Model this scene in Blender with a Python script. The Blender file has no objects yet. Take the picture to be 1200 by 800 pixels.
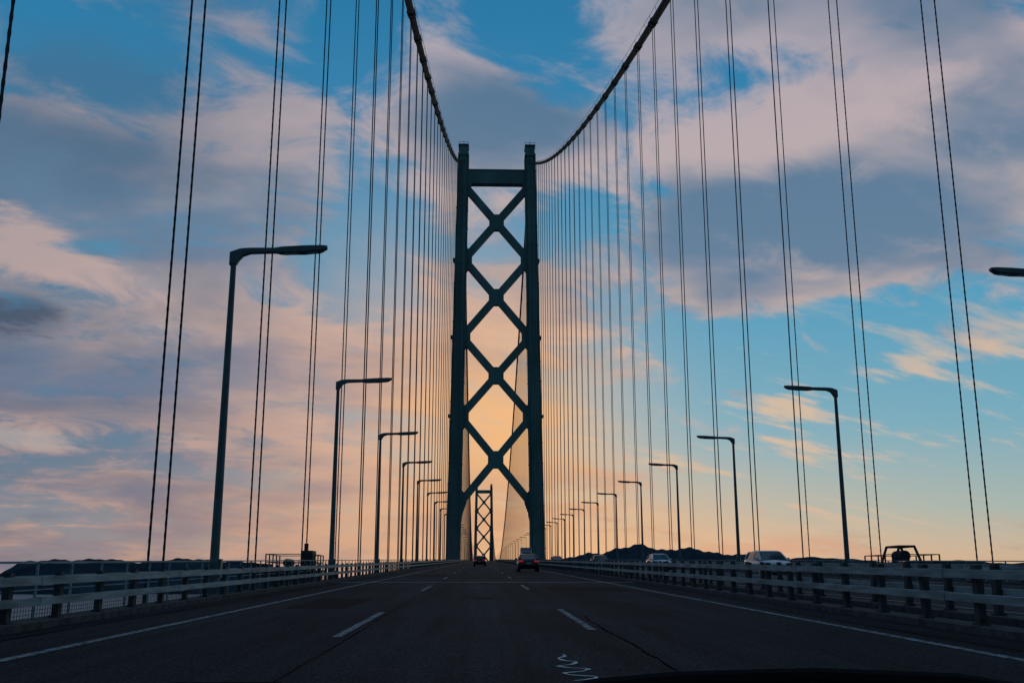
import bpy, math, random
from mathutils import Vector, Matrix
random.seed(7)
S = bpy.context.scene
R = math.radians

def lin(c):
    return tuple(((v/12.92) if v<=0.04045 else ((v+0.055)/1.055)**2.4) for v in c)

# ------------------------------------------------------------------ mesh builder
class MB:
    def __init__(s): s.v=[]; s.f=[]; s.m=[]
    def add(s,vs,fs,m=0):
        o=len(s.v); s.v.extend([tuple(p) for p in vs])
        for f in fs: s.f.append(tuple(i+o for i in f)); s.m.append(m)
    def box(s,x0,x1,y0,y1,z0,z1,m=0):
        vs=[(x0,y0,z0),(x1,y0,z0),(x1,y1,z0),(x0,y1,z0),(x0,y0,z1),(x1,y0,z1),(x1,y1,z1),(x0,y1,z1)]
        s.add(vs,[(0,3,2,1),(4,5,6,7),(0,1,5,4),(1,2,6,5),(2,3,7,6),(3,0,4,7)],m)
    def beam(s,p0,p1,w,h,m=0,up=(0,0,1)):
        p0=Vector(p0);p1=Vector(p1);d=(p1-p0).normalized();u=Vector(up)
        sd=d.cross(u)
        if sd.length<1e-4: sd=d.cross(Vector((0,1,0)))
        sd.normalize(); u=sd.cross(d).normalized()
        vs=[]
        for p in (p0,p1):
            for a,b in ((-1,-1),(1,-1),(1,1),(-1,1)): vs.append(p+sd*a*w/2+u*b*h/2)
        s.add(vs,[(0,1,2,3),(7,6,5,4),(0,4,5,1),(1,5,6,2),(2,6,7,3),(3,7,4,0)],m)
    def tube(s,pts,r,n=6,m=0,cap=True):
        pts=[Vector(p) for p in pts]; k=len(pts); rs=r if isinstance(r,(list,tuple)) else [r]*k
        vs=[];fs=[]
        ref=Vector((0,0,1))
        d0=(pts[-1]-pts[0]).normalized()
        if abs(d0.z)>0.8: ref=Vector((0,1,0))
        for i,p in enumerate(pts):
            d=(pts[min(i+1,k-1)]-pts[max(i-1,0)]).normalized()
            a=d.cross(ref).normalized(); b=a.cross(d)
            for j in range(n):
                t=2*math.pi*j/n; vs.append(p+(a*math.cos(t)+b*math.sin(t))*rs[i])
        for i in range(k-1):
            for j in range(n):
                j2=(j+1)%n; fs.append((i*n+j,i*n+j2,(i+1)*n+j2,(i+1)*n+j))
        if cap: fs.append(tuple(range(n))[::-1]); fs.append(tuple((k-1)*n+j for j in range(n)))
        s.add(vs,fs,m)
    def loft(s,secs,m=0,close=True,cap=True):
        n=len(secs[0]); vs=[p for q in secs for p in q]; fs=[]
        for i in range(len(secs)-1):
            for j in range(n if close else n-1):
                j2=(j+1)%n; fs.append((i*n+j,i*n+j2,(i+1)*n+j2,(i+1)*n+j))
        if cap: fs.append(tuple(range(n))[::-1]); fs.append(tuple((len(secs)-1)*n+j for j in range(n)))
        s.add(vs,fs,m)
    def prism(s,poly,y0,y1,m=0):   # poly in xz, extruded in y
        s.loft([[(x,y0,z) for x,z in poly],[(x,y1,z) for x,z in poly]],m)
    def obj(s,name,mats,parent=None,smooth=False,bevel=0,loc=None,rot=None,mat_all=None):
        me=bpy.data.meshes.new(name); me.from_pydata(s.v,[],s.f)
        for mt in mats: me.materials.append(mt)
        me.polygons.foreach_set('material_index',s.m)
        me.polygons.foreach_set('use_smooth',[smooth]*len(s.f))
        me.update()
        import bmesh
        bm=bmesh.new(); bm.from_mesh(me); bmesh.ops.recalc_face_normals(bm,faces=bm.faces); bm.to_mesh(me); bm.free()
        o=bpy.data.objects.new(name,me); S.collection.objects.link(o)
        if parent: o.parent=parent
        if loc: o.location=loc
        if rot: o.rotation_euler=rot
        if bevel:
            b=o.modifiers.new('bevel','BEVEL'); b.width=bevel; b.segments=2; b.limit_method='ANGLE'
        return o
def empty(name,loc=(0,0,0),rot=(0,0,0)):
    e=bpy.data.objects.new(name,None); S.collection.objects.link(e); e.location=loc; e.rotation_euler=rot; return e

# ------------------------------------------------------------------ materials
def mat(name,col,rough=0.6,metal=0.0,var=0.25,scale=3.0,bump=0.0,col2=None,emit=None,es=0,stretch=(1,1,1),spec=0.5):
    m=bpy.data.materials.new(name); m.use_nodes=True; nt=m.node_tree; b=nt.nodes['Principled BSDF']
    b.inputs['Roughness'].default_value=rough; b.inputs['Metallic'].default_value=metal
    b.inputs['Specular IOR Level'].default_value=spec
    tc=nt.nodes.new('ShaderNodeTexCoord'); mp=nt.nodes.new('ShaderNodeMapping'); mp.inputs['Scale'].default_value=stretch
    nt.links.new(tc.outputs['Object'],mp.inputs['Vector'])
    n=nt.nodes.new('ShaderNodeTexNoise'); n.inputs['Scale'].default_value=scale; n.inputs['Detail'].default_value=4
    nt.links.new(mp.outputs[0],n.inputs['Vector'])
    r=nt.nodes.new('ShaderNodeValToRGB'); r.color_ramp.elements[0].position=0.3; r.color_ramp.elements[1].position=0.7
    c2=col2 or tuple(min(1,c*(1+var)) for c in col); c1=tuple(c*(1-var) for c in col)
    r.color_ramp.elements[0].color=(*c1,1); r.color_ramp.elements[1].color=(*c2,1)
    nt.links.new(n.outputs['Fac'],r.inputs[0]); nt.links.new(r.outputs[0],b.inputs['Base Color'])
    if bump:
        bp=nt.nodes.new('ShaderNodeBump'); bp.inputs['Strength'].default_value=bump; bp.inputs['Distance'].default_value=0.02
        nt.links.new(n.outputs['Fac'],bp.inputs['Height']); nt.links.new(bp.outputs[0],b.inputs['Normal'])
    if emit:
        b.inputs['Emission Color'].default_value=(*emit,1); b.inputs['Emission Strength'].default_value=es
    return m
M_tower=mat('tower_steel_paint',(0.10,0.19,0.18),0.7,0,0.28,0.15,stretch=(1,1,0.25),spec=0.3)
M_cable=mat('cable_steel_paint',(0.025,0.045,0.05),0.75,0,0.3,1.0,spec=0.15)
M_hanger=mat('hanger_sheath',(0.025,0.04,0.045),0.7,0,0.2,3,spec=0.15)
M_lamp=mat('lamp_paint',(0.055,0.10,0.11),0.5,0,0.2,2,spec=0.3)
M_lens=mat('lamp_lens',(0.25,0.3,0.32),0.3,0,0.1,5)
M_rail=mat('guardrail_paint',(0.17,0.24,0.26),0.6,0.0,0.45,2.5,stretch=(1,0.4,3),spec=0.2)
M_post=mat('guardrail_post_paint',(0.035,0.05,0.055),0.7,0,0.35,5,col2=(0.06,0.075,0.08),spec=0.15)
M_dark=mat('dark_steel',(0.03,0.04,0.045),0.7,0,0.3,2,spec=0.2)
M_conc=mat('kerb_concrete',(0.065,0.065,0.067),0.95,0,0.4,4,bump=0.3,spec=0.1)
M_black=mat('black_rubber',(0.006,0.006,0.007),0.85,0,0.1,5,spec=0.1)
M_glass=mat('dark_glass',(0.02,0.025,0.03),0.08,0,0.1,5)
M_chrome=mat('wheel_alloy',(0.4,0.4,0.42),0.3,0.8,0.1,5)
M_seam=mat('tar_seam',(0.009,0.009,0.010),1.0,0,0.2,3,spec=0.0)

def paint_mat():
    m=bpy.data.materials.new('road_paint'); m.use_nodes=True; nt=m.node_tree; b=nt.nodes['Principled BSDF']
    tc=nt.nodes.new('ShaderNodeTexCoord'); n=nt.nodes.new('ShaderNodeTexNoise'); n.inputs['Scale'].default_value=7; n.inputs['Detail'].default_value=10; n.inputs['Roughness'].default_value=0.75
    nt.links.new(tc.outputs['Object'],n.inputs['Vector'])
    r=nt.nodes.new('ShaderNodeValToRGB'); r.color_ramp.elements[0].position=0.40; r.color_ramp.elements[1].position=0.62
    r.color_ramp.elements[0].color=(0.04,0.04,0.045,1); r.color_ramp.elements[1].color=(0.36,0.37,0.38,1)
    nt.links.new(n.outputs['Fac'],r.inputs[0]); nt.links.new(r.outputs[0],b.inputs['Base Color']); b.inputs['Roughness'].default_value=0.9; b.inputs['Specular IOR Level'].default_value=0.1
    return m
M_paint=paint_mat()
def asphalt():
    m=bpy.data.materials.new('asphalt'); m.use_nodes=True; nt=m.node_tree; b=nt.nodes['Principled BSDF']; L=nt.links.new
    tc=nt.nodes.new('ShaderNodeTexCoord')
    def noise(scale,st,det=6):
        mp=nt.nodes.new('ShaderNodeMapping'); mp.inputs['Scale'].default_value=st; L(tc.outputs['Object'],mp.inputs['Vector'])
        n=nt.nodes.new('ShaderNodeTexNoise'); n.inputs['Scale'].default_value=scale; n.inputs['Detail'].default_value=det; n.inputs['Roughness'].default_value=0.65
        L(mp.outputs[0],n.inputs['Vector']); return n
    n1=noise(28,(1,1,1),4); n2=noise(1.0,(1.6,0.04,1),4); n3=noise(0.25,(1,0.5,1),4)
    r1=nt.nodes.new('ShaderNodeValToRGB'); r1.color_ramp.elements[0].position=0.38; r1.color_ramp.elements[1].position=0.72
    r1.color_ramp.elements[0].color=(0.007,0.0075,0.009,1); r1.color_ramp.elements[1].color=(0.062,0.062,0.07,1); L(n1.outputs['Fac'],r1.inputs[0])
    r2=nt.nodes.new('ShaderNodeMapRange'); r2.inputs[1].default_value=0.3; r2.inputs[2].default_value=0.7; r2.inputs[3].default_value=0.5; r2.inputs[4].default_value=1.4; L(n2.outputs['Fac'],r2.inputs[0])
    r3=nt.nodes.new('ShaderNodeMapRange'); r3.inputs[1].default_value=0.3; r3.inputs[2].default_value=0.7; r3.inputs[3].default_value=0.7; r3.inputs[4].default_value=1.25; L(n3.outputs['Fac'],r3.inputs[0])
    mu=nt.nodes.new('ShaderNodeMath'); mu.operation='MULTIPLY'; L(r2.outputs[0],mu.inputs[0]); L(r3.outputs[0],mu.inputs[1])
    vm=nt.nodes.new('ShaderNodeVectorMath'); vm.operation='SCALE'; L(r1.outputs[0],vm.inputs[0]); L(mu.outputs[0],vm.inputs['Scale'])
    L(vm.outputs[0],b.inputs['Base Color']); b.inputs['Roughness'].default_value=0.95; b.inputs['Specular IOR Level'].default_value=0.05
    bp=nt.nodes.new('ShaderNodeBump'); bp.inputs['Strength'].default_value=0.6; bp.inputs['Distance'].default_value=0.01; L(n1.outputs['Fac'],bp.inputs['Height']); L(bp.outputs[0],b.inputs['Normal'])
    return m
M_asph=asphalt()

# ------------------------------------------------------------------ layout
CX=7.25                # bridge centre line
YT=515.0; SPAN=1991.0; YF=YT+SPAN
def deck(y):
    if y<=YT: return 0.02*y
    if y<=YF:
        t=(y-YT)/SPAN; return 10.3+4*9.95*t*(1-t)
    return 10.3-0.02*(y-YF)
def cable(y):          # height of main cable
    if y<=YT:
        s=YT-y; return 221-0.4598*s+0.000241*s*s
    if y<=YF:
        t=(y-YT)/SPAN; return 221-4*197*t*(1-t)
    s=y-YF; return 221-0.4598*s+0.000241*s*s
Y0=-360.0
XC=(-10.53,25.0)
ys=[Y0+ i*(YT-Y0)/60 for i in range(61)]+[YT+i*SPAN/80 for i in range(1,81)]+[YF+i*30 for i in range(1,21)]

def ribbon(mb,x0,x1,ylist,dz,m=0):
    vs=[];fs=[]
    for y in ylist: vs+= [(x0,y,deck(y)+dz),(x1,y,deck(y)+dz)]
    for i in range(len(ylist)-1): fs.append((2*i,2*i+1,2*i+3,2*i+2))
    mb.add(vs,fs,m)
def bar(mb,x0,x1,z0,z1,ylist,m=0):
    mb.loft([[(x0,y,deck(y)+z0),(x1,y,deck(y)+z0),(x1,y,deck(y)+z1),(x0,y,deck(y)+z1)] for y in ylist],m)

# road
mb=MB(); ribbon(mb,-6.42,6.78,ys,0); mb.obj('road',[M_asph])
mb=MB(); ribbon(mb,8.82,21.7,ys,0); mb.obj('road',[M_asph])
mb=MB()
bar(mb,-7.0,7.3,-0.9,-0.01,ys,1); bar(mb,8.3,22.3,-0.9,-0.01,ys,1)
for a,b in ((-7.0,-6.42),(6.78,7.3),(8.3,8.82),(21.7,22.3)): bar(mb,a,b,-0.008,0.10,ys,0)
mb.obj('bridge_deck',[M_conc,M_dark])
# stiffening truss
mb=MB()
yy=[y for y in ys]
for x in XC:
    bar(mb,x-0.5,x+0.5,-2.3,-1.3,yy); bar(mb,x-0.5,x+0.5,-14.5,-13.5,yy)
st=Y0; i=0
while st<YF+400:
    z=deck(st)
    mb.beam((XC[0],st,z-1.8),(XC[1],st,z-1.8),0.6,1.0); mb.beam((XC[0],st,z-14),(XC[1],st,z-14),0.6,0.8)
    for x in XC:
        mb.beam((x,st,z-14),(x,st,z-1.8),0.6,0.6)
        if i%2==0: mb.beam((x,st,z-14),(x,st+14.2,deck(st+14.2)-1.8),0.6,0.5)
        else: mb.beam((x,st,z-1.8),(x,st+14.2,deck(st+14.2)-14),0.6,0.5)
    st+=14.2; i+=1
bar(mb,XC[0]-0.3,-8.6,-1.25,-1.2,yy); bar(mb,22.9,XC[1]+0.3,-1.25,-1.2,yy)
mb.obj('stiffening_truss',[M_tower])

# markings
mb=MB()
yn=[Y0+ i*(YT-Y0)/60 for i in range(61)]
def sol(x,w,dz=0.005):
    ribbon(mb,x-w/2,x+w/2,yn,dz)
sol(-4.8,0.14); sol(5.5,0.14); sol(10.2,0.14); sol(20.5,0.14)
def dash(x,start):
    y=start-200
    while y<YT:
        ribbon(mb,x-0.06,x+0.06,[y,y+6.3],0.005); y+=20
dash(-1.88,14.0); dash(1.62,15.3); dash(13.6,10); dash(17.1,10)
mb.obj('lane_markings',[M_paint])
# painted squiggle
M_mark=mat('survey_mark_paint',(0.55,0.55,0.55),0.8,0,0.2,8,spec=0.2)
mb=MB()
pts=[(0.80,9.0),(0.99,9.15),(1.02,9.32),(0.80,9.42),(0.74,9.60),(0.93,9.72),(1.03,9.95),(0.86,10.02),(0.72,10.2),(0.90,10.35),(0.97,10.62),(0.84,10.75),(0.80,11.0),(0.90,11.2),(0.89,11.45)]
fine=[]
for i in range(len(pts)-1):
    for k in range(6):
        t=k/6; fine.append((pts[i][0]+(pts[i+1][0]-pts[i][0])*t,pts[i][1]+(pts[i+1][1]-pts[i][1])*t))
for _ in range(3): fine=[fine[0]]+[((fine[i-1][0]+fine[i][0]*2+fine[i+1][0])/4,(fine[i-1][1]+fine[i][1]*2+fine[i+1][1])/4) for i in range(1,len(fine)-1)]+[fine[-1]]
for i in range(len(fine)-1):
    a=Vector(fine[i]);b=Vector(fine[i+1]);d=(b-a).normalized();n=Vector((-d.y,d.x))*(0.010+0.014*math.sin(i*.31)**2); e=d*0.008
    q=[a-n-e,b-n+e,b+n+e,a+n-e]
    mb.add([(p.x,p.y,0.02*p.y+0.005+0.0002*(i%2)) for p in q],[(0,1,2,3)])
mb.obj('road_paint_mark',[M_mark])
# expansion joints + seams
mb=MB()
for y in (46,131,216,301,386,471):
    for x0,x1 in ((-6.4,6.76),(8.84,21.68)):
        ribbon(mb,x0,x1,[y,y+0.5],0.009,1); ribbon(mb,x0,x1,[y-0.18,y-0.003],0.009,0)
mb.obj('expansion_joint',[M_seam,M_rail])
mb=MB()
def seam(x0,x1,y0,y1,w=0.05):
    n=60; vs=[];fs=[]; xo=0
    for i in range(n+1):
        xo=xo*.85+random.uniform(-.015,.015); ww=w*random.uniform(.3,1.2)
        t=i/n; x=x0+(x1-x0)*t+xo; y=y0+(y1-y0)*t; vs+=[(x-ww/2,y,0.02*y+0.003),(x+ww/2,y,0.02*y+0.003)]
    for i in range(n): fs.append((2*i,2*i+1,2*i+3,2*i+2))
    mb.add(vs,fs)
seam(1.80,1.84,5,19,0.035); seam(-5.9,-5.9,5,100,0.06); seam(6.0,6.0,5,100,0.05); seam(-1.70,-1.70,5,50,0.022)
for (x,y,w,l) in ((-3.4,22,1.3,5.5),(3.6,33,2.6,6),(-3.2,60,2.4,9),(0.1,27,0.5,1.2)):
    mb.add([(x-w/2,y,.02*y+.0025),(x+w/2,y,.02*y+.0025),(x+w/2,y+l,.02*(y+l)+.0025),(x-w/2,y+l,.02*(y+l)+.0025)],[(0,1,2,3)],1)
M_patch=mat('asphalt_patch',(0.013,0.013,0.015),1.0,0,0.5,30,spec=0.03)
mb.obj('road_seam',[M_seam,M_patch])

# ------------------------------------------------------------------ guardrails
def guardrail(X,inner,zt,zl,ys0,ys1,start):
    """inner=+1 if road is on +x side"""
    e=empty('guardrail',(0,0,0))
    b=MB()
    xf=X+inner*0.12
    segs=[ys0+(ys1-ys0)*i/30 for i in range(31)]
    for zc,h in ((zt,0.12),(zl,0.11)):
        bar(b,xf-0.06,xf+0.06,zc-h/2,zc+h/2,segs)
        y=start
        while y<160:
            bar(b,xf-0.068,xf+0.068,zc-h/2-0.008,zc+h/2+0.008,[y+0.7,y+1.1]); y+=7.2
    b.obj('rail_beams',[M_rail],e)
    b=MB(); y=start
    while y>ys0: y-=1.8
    while y<ys1:
        z=deck(y)+0.10
        b.box(X-0.05,X+0.05,y-0.075,y+0.075,z,z+zt+0.02)
        b.box(X-0.08,X+0.08,y-0.11,y+0.11,z+0.0,z+0.03)
        for q in (zt,zl): b.box(min(X,xf),max(X,xf),y-0.05,y+0.05,deck(y)+q-.04,deck(y)+q+.04)
        y+=1.8
    b.obj('rail_posts',[M_post],e)
    return e
guardrail(-6.72,1,0.68,0.38,-60,515,15.2)
guardrail(7.04,-1,0.80,0.47,-60,515,14.7)
guardrail(8.55,1,0.80,0.47,-60,515,15.4)
guardrail(22.0,-1,0.74,0.42,-60,515,15.0)
# wire fence under left rail
b=MB()
y=5
while y<50:
    b.beam((-6.9,y,deck(y)+0.0),(-6.9,y,deck(y)+0.30),0.006,0.006); y+=0.10
for k in range(5):
    bar(b,-6.905,-6.895,0.03+k*0.064,0.036+k*0.064,[5,50])
b.obj('wire_mesh_fence',[M_post])
# outer handrails
def handrail(X):
    b=MB(); segs=[-60+(575)*i/30 for i in range(31)]
    for z in (0.92,0.62,0.32,0.0):
        r=0.025 if z>0.9 else 0.012
        bar(b,X-r,X+r,z-r,z+r,segs)
    y=-60
    while y<515:
        b.box(X-0.025,X+0.025,y-0.025,y+0.025,deck(y)-1.2,deck(y)+0.92); y+=2.0
    b.obj('handrail',[M_rail])
handrail(-10.0); handrail(24.4)

# ------------------------------------------------------------------ street lamps
lamp_meshes=None
def lamp(x,y,side):
    global lamp_meshes
    e=empty('street_lamp',(x,y,deck(y)),(0,0,0 if side>0 else math.pi))
    if lamp_meshes is None:
        p=MB(); n=16
        p.tube([(0,0,-1.2),(0,0,0.9),(0,0,1.0),(0,0,6),(0,0,11.95)],[0.20,0.20,0.16,0.135,0.10],n)
        p.box(-0.3,0.3,-0.3,0.3,-1.2,-1.12); p.box(0.1,0.26,-0.12,0.12,0.4,1.0)
        po=p.obj('pole',[M_lamp],e,smooth=False)
        a=MB()
        secs=[]
        for X,zb,zt,w in ((-0.14,11.6,12.1,.11),(0.10,11.62,12.19,.12),(0.20,11.80,12.23,.12),(0.34,11.96,12.25,.12),(0.6,12.05,12.27,.11),(1.5,12.09,12.28,.11),(1.75,12.06,12.31,.18),(2.6,12.08,12.36,.21),(3.2,12.15,12.38,.20),(3.42,12.27,12.38,.13)):
            secs.append([(X,-w,zb+.03),(X,-w*.8,zb),(X,w*.8,zb),(X,w,zb+.03),(X,w,zt-.04),(X,w*.7,zt),(X,-w*.7,zt),(X,-w,zt-.04)])
        a.loft(secs); ao=a.obj('arm_and_head',[M_lamp],e)
        l=MB(); l.loft([[(1.85,-.13,12.045),(1.85,.13,12.045),(1.85,.13,12.08),(1.85,-.13,12.08)],[(3.1,-.13,12.115),(3.1,.13,12.115),(3.1,.13,12.15),(3.1,-.13,12.15)]])
        lo=l.obj('lens',[M_lens],e)
        lamp_meshes=[('pole',po.data),('arm_and_head',ao.data),('lens',lo.data)]
    else:
        for nme,me in lamp_meshes:
            o=bpy.data.objects.new(nme,me); S.collection.objects.link(o); o.parent=e
k=-1
while 36.5+28.4*k<500:
    lamp(-9.2,36.5+28.4*k,1)
    lamp(23.7,38.6+28.4*k,-1); k+=1
for k in range(0,30):
    y=545+28.4*2*k
    if y<YF-20: lamp(-9.2,y,1); lamp(23.7,y,-1)

# ------------------------------------------------------------------ cables
for X in XC:
    b=MB()
    def ry(y0,y1,n): return [y0+(y1-y0)*i/n for i in range(n+1)]
    path=ry(Y0,YT,90)
    b.tube([(X,y,cable(y)) for y in path],0.52,12)
    b.tube([(X,y,cable(y)) for y in ry(YT,YF,120)],0.52,8)
    b.tube([(X,y,cable(y)) for y in ry(YF,YF+600,30)],0.52,6)
    for dx in (-0.5,0.5):
        b.tube([(X+dx,y,cable(y)+1.1) for y in ry(Y0,YT,90)],0.03,4)
    y=(34.3 if X<0 else 37.0)-14.2*25
    while y<YT-4:
        if y>Y0:
            sl=(cable(y+1)-cable(y-1))/2; d=Vector((0,1,sl)).normalized(); c=Vector((X,y,cable(y)))
            b.tube([c-d*1.2,c+d*1.2],0.60,12)
            for off in (-0.8,0.8): b.tube([c+d*(off-.08),c+d*(off+.08)],0.65,12)
            for dx in (-0.5,0.5): b.beam(c+Vector((dx*.6,0,0.4)),c+Vector((dx,0,1.12)),0.05,0.05)
            for q in (4.7,9.5):
                cc=Vector((X,y+q,cable(y+q)))
                for dx in (-0.5,0.5): b.beam(cc+Vector((dx*.6,0,0.35)),cc+Vector((dx,0,1.12)),0.04,0.04)
        y+=14.2
    b.obj('main_cable',[M_cable],smooth=False)
def hangers(X,z0):
    b=MB()
    k=-24
    while True:
        yc=z0+14.2*k; k+=1
        if yc>YF+560: break
        if abs(yc-YT)<9 or abs(yc-YF)<9: continue
        for dy in (-0.8,0.8):
            y=yc+dy; zb=deck(y)-1.4; zt=cable(y)-0.4
            if zt-zb<3 or y<Y0: continue
            if 10<y<80:
                st=0.10 if y<60 else 0.14
                n=int((zt-zb)/st); pitch=0.8
                b.tube([(X,y,zb),(X,y,zt)],0.038,6)
                for ph in (0,math.pi):
                    p0=ph+y
                    b.tube([(X+0.024*math.cos(p0+6.2832*i*st/pitch),y+0.024*math.sin(p0+6.2832*i*st/pitch),zb+i*st) for i in range(n)],0.023,3,cap=False)
                b.tube([(X,y,zb),(X,y,zb+1.6)],0.09,8)
            else:
                b.tube([(X,y,zb),(X,y,zt)],0.052 if y<250 else 0.062,4,cap=False)
    b.obj('hanger_ropes',[M_hanger])
hangers(XC[0],34.3); hangers(XC[1],37.0)

# ------------------------------------------------------------------ towers
def tower(y,name='bridge_tower'):
    e=empty(name,(CX,y,0))
    ztop=229.0; zbot=-75.0
    hs=lambda z: 17.75+ (ztop-z)*0.0140
    wd=lambda z: 5.9+(ztop-z)*0.0055
    dp=lambda z: 9.0+(ztop-z)*0.018
    def sec(sx,z,g=0.0,kw=1.0):
        w=wd(z)/2*kw+g; d=dp(z)/2+g; c=sx*hs(z); nx=1.1; ny=1.6
        P=[(-w+nx,-d),(w-nx,-d),(w-nx,-d+ny),(w,-d+ny),(w,d-ny),(w-nx,d-ny),(w-nx,d),(-w+nx,d),(-w+nx,d-ny),(-w,d-ny),(-w,-d+ny),(-w+nx,-d+ny)]
        return [(c+a,q,z) for a,q in P]
    for sx in (-1,1):
        b=MB(); b.loft([sec(sx,zbot+(222-zbot)*i/24) for i in range(25)])
        z=zbot+8
        while z<220:
            b.loft([sec(sx,z,0.12),sec(sx,z+0.4,0.12)]); z+=10.4
        c=sx*hs(225)
        b.box(c-2.9,c+2.9,-5.2,5.2,222.002,223.2)
        b.loft([[(c-2.5,-4.4,223.2),(c+2.5,-4.4,223.2),(c+2.5,4.4,223.2),(c-2.5,4.4,223.2)],[(c-2.3,-3.8,228.0),(c+2.3,-3.8,228.0),(c+2.3,3.8,228.0),(c-2.3,3.8,228.0)]])
        b.box(c-2.8,c+2.8,-4.6,4.6,228.002,228.6)
        for px in (-2.7,0,2.7):
            for py in (-4.4,4.4): b.box(c+px-.06,c+px+.06,py-.06,py+.06,228.6,229.7)
        for py in (-4.4,4.4): b.box(c-2.7,c+2.7,py-.05,py+.05,229.6,229.75)
        b.tube([(c,0,228.6),(c,0,232.0)],0.12,6)
        for z in (122.5,164,81.5): b.box(min(sx*(hs(z)+wd(z)/2),sx*(hs(z)+wd(z)/2+0.9)),max(sx*(hs(z)+wd(z)/2),sx*(hs(z)+wd(z)/2+0.9)),-2.5,2.5,z,z+1.2)
        b.obj('tower_leg',[M_tower],e)
    b=MB()
    xi=lambda z: hs(z)-wd(z)/2+0.5
    X0=xi(210); b.prism([(-X0,214.3),(X0,214.3),(X0,204.6),(X0-2.2,207.0),(-X0+2.2,207.0),(-X0,204.6)],-2.6,2.6)
    b.prism([(-X0,214.9),(X0,214.9),(X0,214.302),(-X0,214.302)],-2.9,2.9)
    nodes=[205.5,165.0,123.5,82.0,37.5]
    def brace(za,zb,th=3.6):
        xa=xi(za);xb=xi(zb);zm=zb+(za-zb)*xb/(xa+xb)
        for sg,q in ((1,0.0),(-1,0.012)):
            b.beam((-sg*xa,0,za-1.2),(sg*xb,0,zb+1.2),3.6-2*q,th,up=(0,0,1))
        g=3.9; b.prism([(-g,zm-1.5),(-1.9,zm-g-.4),(1.9,zm-g-.4),(g,zm-1.5),(g,zm+1.5),(1.9,zm+g+.4),(-1.9,zm+g+.4),(-g,zm+1.5)],-1.72,1.72)
    for i in range(4): brace(nodes[i],nodes[i+1])
    brace(-12,-66,4.2)
    for z in nodes[1:4]:
        for sx in (-1,1):
            x=xi(z); b.prism([(sx*x,z+7.5),(sx*(x-2.0),z+4.2),(sx*(x-3.2),z+2.0),(sx*(x-3.2),z-2.0),(sx*(x-2.0),z-4.2),(sx*x,z-7.5)],-1.76,1.76)
    z=nodes[4]
    for sx in (-1,1):
        x=xi(z); b.prism([(sx*x,z+8),(sx*(x-3.2),z+4.5),(sx*(x-3.0),z+1),(sx*(x-1.3),z-3.5),(sx*(x-.4),z-9),(sx*x,z-12)],-1.76,1.76)
    b.box(-xi(-6),xi(-6),-3,3,-9.5,-5.2)
    b.obj('cross_bracing',[M_tower],e)
    b=MB(); 
    for sx in (-1,1): b.tube([(sx*20.5,0,-85),(sx*20.5,0,-68)],14,32)
    b.obj('pier',[M_conc],e)
tower(YT); tower(YF)

# ------------------------------------------------------------------ maintenance platforms
def platform(x,y,sx):
    e=empty('maintenance_platform',(x,y,deck(y)))
    big=sx>0
    b=MB()
    b.box(-1.4,1.4,-2.2,2.2,-1.3,0.2)
    b.box(-1.5,1.5,-2.4,2.4,0.203,0.33)
    b.obj('base',[M_dark],e,bevel=0.03)
    b=MB()
    for px in (-1.4,1.4):
        for py in (-2.2,-1.1,0,1.1,2.2): b.box(px-.035,px+.035,py-.035,py+.035,0.33,1.25)
        for z in (0.75,1.22): b.box(px-.03,px+.03,-2.2,2.2,z,z+.05)
    for py in (-2.2,2.2):
        for z in (0.75,1.22): b.box(-1.4,1.4,py-.03,py+.03,z+.002,z+.048)
    if big:
        for py in (-1.0,1.0):
            b.tube([(-1.0,py,.33),(-0.45,py,1.75),(0.45,py,1.75),(1.0,py,.33)],0.09,8)
        b.tube([(-.45,-1,1.75),(-.45,1,1.75)],.07,8); b.tube([(.45,-1,1.75),(.45,1,1.75)],.07,8)
        b.tube([(0,-.7,1.2),(0,.7,1.2)],.32,16)
        b.box(1.6,2.6,-.9,.9,-.1,.85); b.box(2.8,3.4,-.6,.6,-.1,.75)
    else:
        b.box(.45,1.15,-.8,.8,.33,1.5); b.box(.55,.75,-.2,.2,1.5,1.95); b.box(-2.6,-1.6,-.9,.9,-.1,.7)
        b.tube([(-.4,-.7,.75),(-.4,.7,.75)],.25,14)
    b.obj('hoist_and_rails',[M_dark],e)
platform(-11.6,66,-1); platform(25.6,63,1)

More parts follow.
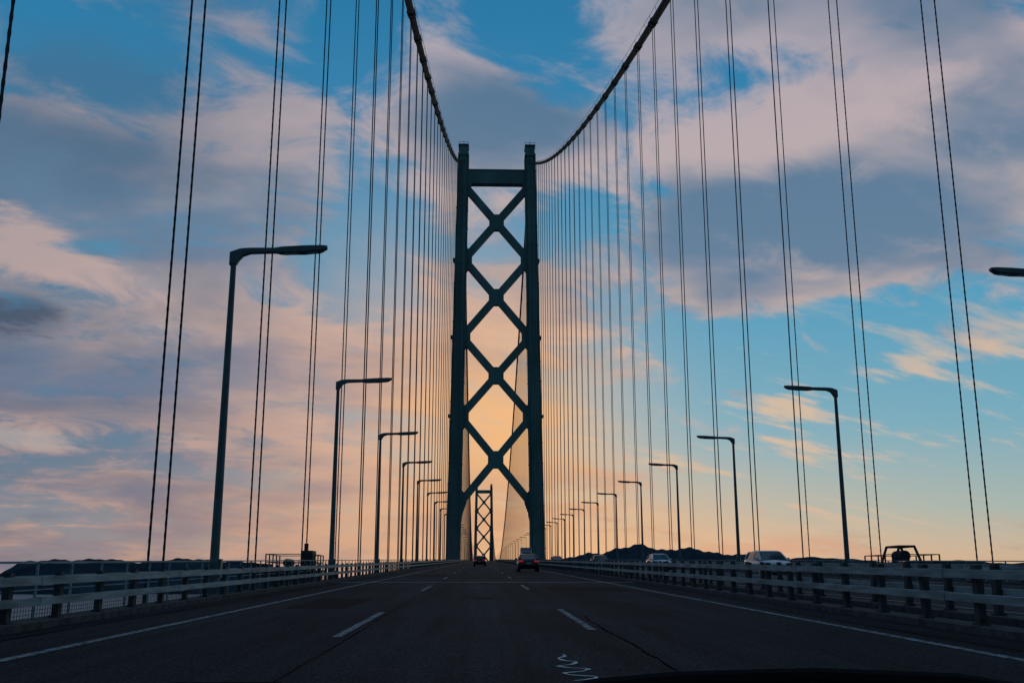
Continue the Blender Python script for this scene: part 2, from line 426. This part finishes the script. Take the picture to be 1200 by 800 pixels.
# ------------------------------------------------------------------ vehicles
def carpaint(n,c):
    return mat(n,c,0.28,0.2,0.04,2)
P_black=carpaint('black_paint',(0.012,0.013,0.016)); P_white=carpaint('white_paint',(0.5,0.53,0.55)); P_grey=carpaint('silver_paint',(0.2,0.22,0.24))
M_red=mat('tail_light',(0.3,0.01,0.01),0.3,emit=(1,0.04,0.02),es=0.25)
M_head=mat('head_light',(0.6,0.6,0.6),0.15,0.0,emit=(1,0.9,0.7),es=0.25)
M_plate=mat('number_plate',(0.35,0.35,0.33),0.5)
def car(x,y,head,paint,style='sedan',cabin=True,zoff=0.0):
    g=math.atan(0.02 if y<YT else 0.0)
    e=empty('car',(x,y,deck(y)+zoff),(g if head>0 else -g,0,0 if head>0 else math.pi))
    L=4.6 if style!='van' else 4.7; H={'sedan':1.42,'hatch':1.48,'van':1.85}[style]; W=0.87; hl=L/2
    if style=='sedan': P=[(-hl,.35,.62,.72),(-hl+.06,.28,.90,.80),(-hl+.5,.24,1.0,.86),(-1.5,.22,1.0,W),(-.6,.2,.94,W),(.7,.2,.92,W),(1.1,.22,.90,W),(1.7,.24,.80,.85),(hl-.25,.26,.70,.80),(hl-.04,.3,.60,.72),(hl,.36,.5,.66)]
    else: P=[(-hl,.35,.75,.76),(-hl+.06,.28,1.0,.82),(-hl+.4,.24,1.05,.86),(-1.5,.22,1.04,W),(-.6,.2,1.0,W),(.7,.2,.98,W),(1.2,.22,.95,W),(1.8,.24,.86,.85),(hl-.25,.26,.76,.80),(hl-.04,.3,.64,.72),(hl,.36,.54,.66)]
    if not cabin: P=[(-hl,.35,.62,.72),(-hl+.06,.28,.7,.80),(-1.5,.22,.74,W),(-.3,.2,.74,W),(.2,.2,.80,W),(.5,.2,.80,W),(.8,.22,.79,W),(1.4,.24,.74,.85),(hl-.25,.26,.64,.80),(hl-.04,.3,.58,.72),(hl,.36,.5,.66)]
    b=MB(); secs=[]
    for yy,zb,zt,w in P:
        zm=zb+(zt-zb)*.55
        secs.append([(-w*.85,yy,zb),(w*.85,yy,zb),(w*.97,yy,zb+.08),(w,yy,zm),(w*.97,yy,zt-.07),(w*.86,yy,zt-.01),(0,yy,zt+.025),(-w*.86,yy,zt-.01),(-w*.97,yy,zt-.07),(-w,yy,zm),(-w*.97,yy,zb+.08)])
    b.loft(secs); b.obj('body',[paint],e,smooth=True,bevel=0.0)
    if cabin:
        if style=='sedan': C=[(-1.95,1.0,.70,0),(-1.15,H-.06,.58,1),(-.4,H,.6,1),(.25,H-.04,.6,1),(1.15,.93,.74,0)]
        elif style=='hatch': C=[(-2.15,1.04,.74,0),(-1.85,H-.06,.60,1),(-.4,H,.62,1),(.3,H-.04,.62,1),(1.25,.96,.76,0)]
        else: C=[(-2.25,1.04,.76,0),(-2.05,H-.06,.64,1),(-.4,H,.66,1),(.7,H-.06,.66,1),(1.6,.92,.76,0)]
        zb=0.93
        b=MB(); q=[]
        for yy,zt,w,_ in C:
            q.append([(-.80,yy,zb-.02),(.80,yy,zb-.02),(w+.015,yy,zt-.05),(w-.06,yy,zt),(-w+.06,yy,zt),(-w-.015,yy,zt-.05)])
        b.loft(q); b.obj('windows',[M_glass],e)
        b=MB(); q=[]
        for yy,zt,w,r in C:
            if r: q.append([(-w-.02,yy,zt-.06),(w+.02,yy,zt-.06),(w-.05,yy,zt+.02),(-w+.05,yy,zt+.02)])
        b.loft(q)
        for s in (-1,1):
            f=C[3];a=C[4]; b.beam((s*(f[2]),f[0],f[1]-.02),(s*.77,a[0],a[1]),.07,.06)
            r0=C[1];rr=C[0]; b.beam((s*(r0[2]),r0[0],r0[1]-.02),(s*.77,rr[0],rr[1]),.12,.1)
            b.beam((s*.615,-.35,H-.05),(s*.815,-.35,.95),.07,.04)
            b.beam((s*.80,-1.9,.99),(s*.80,1.0,.96),.05,.06)
            b.box(min(s*.84,s*1.0),max(s*.84,s*1.0),.72,.9,.95,1.09)
        b.obj('roof_and_pillars',[paint],e,bevel=0.015)
    for s in (-1,1):
        for wy in (-1.4,1.4):
            b=MB(); b.tube([(s*.66,wy,.32),(s*.88,wy,.32)],.32,24,0); b.tube([(s*.80,wy,.32),(s*.888,wy,.32)],.2,16,1); b.obj('wheel',[M_black,M_chrome],e)
    b=MB()
    for s in (-1,1):
        b.box(min(s*.46,s*.76),max(s*.46,s*.76),-hl-.012,-hl+.2,.78,.90,0)
        b.box(min(s*.42,s*.72),max(s*.42,s*.72),hl-.3,hl-.04,.55,.68,1)
    b.box(-.2,.2,-hl-.03,-hl+.1,.62,.73,2)
    b.box(-.5,.5,hl-.12,hl+.012,.38,.52,3); b.box(-.7,.7,-hl-.02,-hl+.15,.3,.42,3); b.box(-.22,.22,hl-.02,hl+.03,.42,.5,2)
    b.obj('lights_and_trim',[M_red,M_head,M_plate,M_black],e,bevel=0.01)
    return e
car(3.95,88,1,P_black,'sedan')
car(-0.1,152,1,P_black,'hatch')
car(-0.2,330,1,P_black,'sedan')
car(16.6,60,-1,P_white,'hatch')
car(16.6,97,-1,P_white,'hatch')
car(13.0,114,-1,P_grey,'sedan')
car(12.0,165,-1,P_black,'hatch')
def truck(x,y):
    e=empty('box_truck',(x,y,deck(y)),(0,0,math.pi))
    b=MB(); b.box(-1.2,1.2,-4.5,1.6,.95,3.5,0); b.box(-1.15,1.15,1.602,1.75,1.0,3.3,0)
    b.obj('cargo_box',[P_grey],e,bevel=0.05)
    b=MB(); b.loft([[(-1.1,yy,.5),(1.1,yy,.5),(1.1,yy,zt*.6),(1.03,yy,zt),(-1.03,yy,zt),(-1.1,yy,zt*.6)] for yy,zt in ((1.8,2.6),(3.2,2.6),(3.6,1.7),(3.65,1.2))]); b.obj('cab',[P_white],e,bevel=0.04)
    b=MB(); b.beam((0,3.24,2.48),(0,3.62,1.72),1.9,.05); b.obj('windscreen',[M_glass],e)
    b=MB()
    for s in (-1,1):
        for wy in (-3.2,2.6): b.tube([(s*.8,wy,.48),(s*1.12,wy,.48)],.48,20)
    b.box(-.4,.4,-4.3,3,.5,.9); b.obj('wheels_and_frame',[M_black],e)
truck(10.2,235)
# the car the photograph is taken from: bonnet and wipers
own=car(0.0,0.55,1,P_black,'sedan',cabin=False,zoff=0.0)
b=MB()
def wiper(pts):
    b.tube(pts,[0.005]+[0.009]*(len(pts)-2)+[0.005],8)
wiper([(0.06,.42,.878),(0.10,.42,.887),(0.18,.43,.892),(0.30,.42,.896),(0.42,.40,.893),(0.50,.38,.885)])
wiper([(-0.36,.42,.878),(-0.27,.43,.884),(-0.18,.43,.884),(-0.1,.42,.876)])
b.beam((0.3,.42,.892),(0.34,.28,.80),.02,.01); b.beam((-0.22,.43,.88),(-0.18,.28,.80),.02,.01)
b.obj('wipers',[M_black],own)

# ------------------------------------------------------------------ sea, hills
def sea_mat():
    m=bpy.data.materials.new('sea_water'); m.use_nodes=True; nt=m.node_tree; b=nt.nodes['Principled BSDF']; L=nt.links.new
    b.inputs['Base Color'].default_value=(0.045,0.075,0.10,1); b.inputs['Roughness'].default_value=0.45; b.inputs['Specular IOR Level'].default_value=0.4
    tc=nt.nodes.new('ShaderNodeTexCoord'); n=nt.nodes.new('ShaderNodeTexNoise'); n.inputs['Scale'].default_value=0.05; n.inputs['Detail'].default_value=6; L(tc.outputs['Object'],n.inputs['Vector'])
    bp=nt.nodes.new('ShaderNodeBump'); bp.inputs['Strength'].default_value=0.8; bp.inputs['Distance'].default_value=3.0; L(n.outputs['Fac'],bp.inputs['Height']); L(bp.outputs[0],b.inputs['Normal'])
    return m
b=MB(); b.add([(-90000,-30000,-75),(90000,-30000,-75),(90000,90000,-75),(-90000,90000,-75)],[(0,1,2,3)]); b.obj('sea',[sea_mat()])
M_hill=mat('hill_haze_tint',(0.028,0.042,0.058),0.95,0,0.3,0.004,spec=0.0)  # dark bluish base colour, distance haze painted into it
def hills(name,az0,az1,dist,prof,depth=1500):
    n=160; rows=[]
    for r,(f,dd) in enumerate(((0,0),(.45,.25),(.8,.5),(1,.75),(.7,1.0),(0,1.5))):
        row=[]
        for i in range(n+1):
            t=i/n; a=R(az0+(az1-az0)*t)
            h=0
            for j in range(len(prof)-1):
                if prof[j][0]<=t<=prof[j+1][0]:
                    u=(t-prof[j][0])/(prof[j+1][0]-prof[j][0]); u=u*u*(3-2*u); h=prof[j][1]+(prof[j+1][1]-prof[j][1])*u
            h*=(1+0.04*math.sin(i*.17+r*1.3)+0.02*math.sin(i*.41+r*2.1)+0.012*math.sin(i*1.1+r))
            D=dist+dd*depth+120*math.sin(i*.11)
            row.append((D*math.sin(a),D*math.cos(a),-76+h*f))
        rows.append(row)
    b=MB(); vs=[p for q in rows for p in q]; fs=[]
    for r in range(len(rows)-1):
        for i in range(n): fs.append((r*(n+1)+i,r*(n+1)+i+1,(r+1)*(n+1)+i+1,(r+1)*(n+1)+i))
    b.add(vs,fs); b.obj(name,[M_hill],smooth=True)
hills('hills',3.0,17,8000,[(0,160),(.12,260),(.22,310),(.33,345),(.42,375),(.52,345),(.7,315),(.85,280),(1,150)])
hills('hills',14,42,11000,[(0,250),(.12,320),(.3,285),(.5,265),(.7,240),(1,120)])
hills('hills',-25,-10,6500,[(0,90),(.12,195),(.25,218),(.5,205),(.7,222),(.85,200),(1,60)])
hills('hills',-60,-26,12000,[(0,100),(.3,150),(.6,140),(1,60)])

# ------------------------------------------------------------------ world
w=bpy.data.worlds.new('World'); S.world=w; w.use_nodes=True; nt=w.node_tree; nt.nodes.clear(); L=nt.links.new
try:
    w.cycles.sampling_method='MANUAL'; w.cycles.sample_map_resolution=256
except Exception: pass
def put(sock,v):
    if isinstance(v,(int,float)): sock.default_value=v
    elif isinstance(v,tuple): sock.default_value=(*v,1) if len(v)==3 and sock.type=='RGBA' else v
    else: L(v,sock)
def Mt(op,a,b=0.0,clamp=False):
    n=nt.nodes.new('ShaderNodeMath'); n.operation=op; n.use_clamp=clamp; put(n.inputs[0],a); put(n.inputs[1],b); return n.outputs[0]
def ss(lo,hi,x,a=0.0,b_=1.0):
    n=nt.nodes.new('ShaderNodeMapRange'); n.interpolation_type='SMOOTHSTEP'; put(n.inputs[0],x)
    n.inputs[1].default_value=lo; n.inputs[2].default_value=hi; n.inputs[3].default_value=a; n.inputs[4].default_value=b_; return n.outputs[0]
def mix(f,a,b_):
    n=nt.nodes.new('ShaderNodeMix'); n.data_type='RGBA'; put(n.inputs[0],f); put(n.inputs[6],a); put(n.inputs[7],b_); return n.outputs[2]
def ramp(f,stops):
    n=nt.nodes.new('ShaderNodeValToRGB'); cr=n.color_ramp
    while len(cr.elements)<len(stops): cr.elements.new(0.5)
    for e_,(p,c) in zip(cr.elements,stops): e_.position=p; e_.color=(*lin(c),1)
    L(f,n.inputs[0]); return n.outputs[0]
tc=nt.nodes.new('ShaderNodeTexCoord'); sp=nt.nodes.new('ShaderNodeSeparateXYZ'); L(tc.outputs['Generated'],sp.inputs[0])
x,y,z=sp.outputs
el=Mt('MULTIPLY',Mt('ARCSINE',z),57.29578); az=Mt('MULTIPLY',Mt('ARCTAN2',x,y),57.29578)
zz=Mt('ADD',Mt('MAXIMUM',z,0.0),0.24)
px=Mt('DIVIDE',x,zz); py=Mt('DIVIDE',y,zz)
def cloud(scale,sx,sy,rot,off,det=6,rough=0.55,dist=0.3):
    c,s_=math.cos(rot),math.sin(rot)
    u=Mt('ADD',Mt('MULTIPLY',px,c),Mt('MULTIPLY',py,-s_)); v=Mt('ADD',Mt('MULTIPLY',px,s_),Mt('MULTIPLY',py,c))
    cb=nt.nodes.new('ShaderNodeCombineXYZ'); L(Mt('MULTIPLY',u,sx),cb.inputs[0]); L(Mt('MULTIPLY',v,sy),cb.inputs[1]); cb.inputs[2].default_value=off
    n=nt.nodes.new('ShaderNodeTexNoise'); n.inputs['Scale'].default_value=scale; n.inputs['Detail'].default_value=det; n.inputs['Roughness'].default_value=rough; n.inputs['Distortion'].default_value=dist
    L(cb.outputs[0],n.inputs['Vector']); return n.outputs['Fac']
def blob(a0,e0,sa,se,rot=0.0):
    da=Mt('SUBTRACT',az,a0); de=Mt('SUBTRACT',el,e0)
    c,s_=math.cos(R(rot)),math.sin(R(rot))
    p=Mt('ADD',Mt('MULTIPLY',da,c/sa),Mt('MULTIPLY',de,s_/sa)); q=Mt('SUBTRACT',Mt('MULTIPLY',de,c/se),Mt('MULTIPLY',da,s_/se))
    r2=Mt('ADD',Mt('MULTIPLY',p,p),Mt('MULTIPLY',q,q))
    return Mt('EXPONENT',Mt('MULTIPLY',r2,-1.0))
def addn(*a):
    r=a[0]
    for q in a[1:]: r=Mt('ADD',r,q)
    return r
def mul(a,b): return Mt('MULTIPLY',a,b)
t=Mt('DIVIDE',el,36.0,True)
clear=ramp(t,[(0,(.82,.68,.56)),(.04,(.78,.71,.62)),(.10,(.63,.72,.71)),(.22,(.46,.68,.76)),(.42,(.30,.62,.76)),(.7,(.17,.52,.70)),(1,(.11,.44,.63))])
sky=nt.nodes.new('ShaderNodeTexSky'); sky.sky_type='NISHITA'; sky.sun_disc=False; sky.sun_elevation=R(3); sky.sun_rotation=R(2); sky.altitude=80
nsc=nt.nodes.new('ShaderNodeVectorMath'); nsc.operation='SCALE'; L(sky.outputs[0],nsc.inputs[0]); nsc.inputs['Scale'].default_value=0.08
col=mix(0.08,clear,nsc.outputs[0])
n1=cloud(2.1,0.8,1.0,R(-22),3.1,5,.52,.4)       # large masses
n2=cloud(6.5,0.75,1.0,R(-24),8.7,7,.62,.5)      # billows
n3=cloud(3.2,0.7,1.0,R(-12),1.3,4,.5,0)         # light/shade
n4=cloud(8.0,0.30,1.0,R(-22),5.2,5,.6,0)        # streaks
# left: grey-blue bank low down
lh=mul(ss(0,-18,az),ss(24,8,el)); col=mix(mul(lh,0.85),col,ramp(t,[(0,(.58,.52,.54)),(.05,(.48,.50,.56)),(.18,(.36,.45,.55)),(.5,(.28,.45,.58))]))
bias=addn(0.018,mul(ss(14,-10,az),0.04),mul(blob(11,16,11,5),0.08),mul(blob(22,19.5,12,4,6),0.11),
  mul(blob(-18,20,9,6),0.07), mul(blob(1,25,6,3.5),0.12), mul(blob(-10,24,5,4,-20),0.08),mul(blob(12,29,9,3),0.03),
  mul(blob(21,7,12,5),-0.22),mul(blob(4,31,4.5,3),-0.18),mul(blob(-8,29,4.5,3.5),-0.17),mul(blob(7,20.5,3.5,3.5),-0.16),mul(blob(22,24.5,12,1.3,8),0.10),
  mul(blob(17,27.5,9,2.4,5),-0.15),mul(blob(-22,27,7,3.5),-0.15),mul(blob(-6.5,19,2.7,5),-0.15),mul(blob(19,13.5,9,1.8,8),-0.12))
dens=addn(mul(n1,0.55),mul(n2,0.45),bias)
m1=ss(0.46,0.59,dens)
thick=ss(0.54,0.70,dens)
shade=ss(0.36,0.60,addn(mul(n2,0.45),mul(n3,0.55),mul(thick,-0.10),mul(blob(21,24.6,13,1.6,8),0.18),mul(ss(-8,-24,az),-0.06)))
lit=ramp(t,[(0,(.82,.64,.54)),(.2,(.84,.69,.61)),(.5,(.79,.70,.67)),(.75,(.75,.68,.69)),(1,(.64,.65,.70))])
shd=ramp(t,[(0,(.48,.47,.53)),(.2,(.44,.47,.56)),(.5,(.40,.49,.59)),(1,(.30,.43,.54))])
cc=mix(shade,shd,lit)
col=mix(mul(m1,0.88),col,cc)
# thin warm streaks low on the right
m4=mul(mul(ss(0.50,0.66,addn(n4,mul(blob(24,11.2,8,1.3,8),0.17),-0.03)),mul(ss(1,5,el),ss(17,9,el))),ss(-4,6,az)); col=mix(mul(m4,0.75),col,lin((.90,.75,.61)))
# darker cloud banks left
dk=mul(ss(0.45,0.62,addn(mul(n3,.6),mul(n1,.4))),ss(-2,-20,az)); col=mix(mul(dk,0.5),col,lin((.29,.38,.48)))
rag=Mt('SUBTRACT',n2,0.5)
col=mix(mul(ss(.35,.85,addn(blob(-24,16.5,5,1.9,-18),mul(rag,2.2))),0.75),col,lin((.76,.66,.63)))
col=mix(mul(ss(.40,.80,addn(blob(-25,13.2,3.4,1.5),mul(rag,2.0))),0.85),col,lin((.25,.32,.41)))
col=mix(mul(ss(.40,.90,addn(blob(-24,7.0,4.0,.5,-4),mul(rag,2.0))),0.7),col,lin((.68,.64,.63)))
# glow where the sun is behind the cloud
g3=blob(-5,11,8,8); col=mix(mul(g3,mul(n2,1.0)),col,lin((.84,.67,.58)))
g1=blob(1.2,8,6.2,6.5); col=mix(mul(g1,mul(addn(n2,.45),0.85)),col,lin((.97,.74,.50)))
g2=blob(3,2.0,17.0,3.8); col=mix(mul(g2,0.6),col,lin((.90,.68,.50)))
back=ss(0.2,-0.6,y); col=mix(back,col,lin((.27,.39,.48)))
bg=nt.nodes.new('ShaderNodeBackground'); L(col,bg.inputs[0]); bg.inputs[1].default_value=1.0
out=nt.nodes.new('ShaderNodeOutputWorld'); L(bg.outputs[0],out.inputs[0])

sd=bpy.data.lights.new('sun','SUN'); sd.energy=0.1; sd.angle=R(5); sd.color=(1,.75,.5)
so=bpy.data.objects.new('sun',sd); S.collection.objects.link(so)
dirv=Vector((math.sin(R(2))*math.cos(R(3)),math.cos(R(2))*math.cos(R(3)),math.sin(R(3))))
so.rotation_euler=dirv.to_track_quat('Z','Y').to_euler()

# ------------------------------------------------------------------ camera
cd=bpy.data.cameras.new('camera'); co=bpy.data.objects.new('camera',cd); S.collection.objects.link(co)
cd.lens=36; cd.sensor_width=36; cd.clip_start=0.05; cd.clip_end=200000
co.location=(0,0,1.0); co.rotation_euler=(R(90+13.13),0,R(-1.72))
S.camera=co
S.view_settings.view_transform='Standard'; S.view_settings.look='None'; S.view_settings.exposure=0
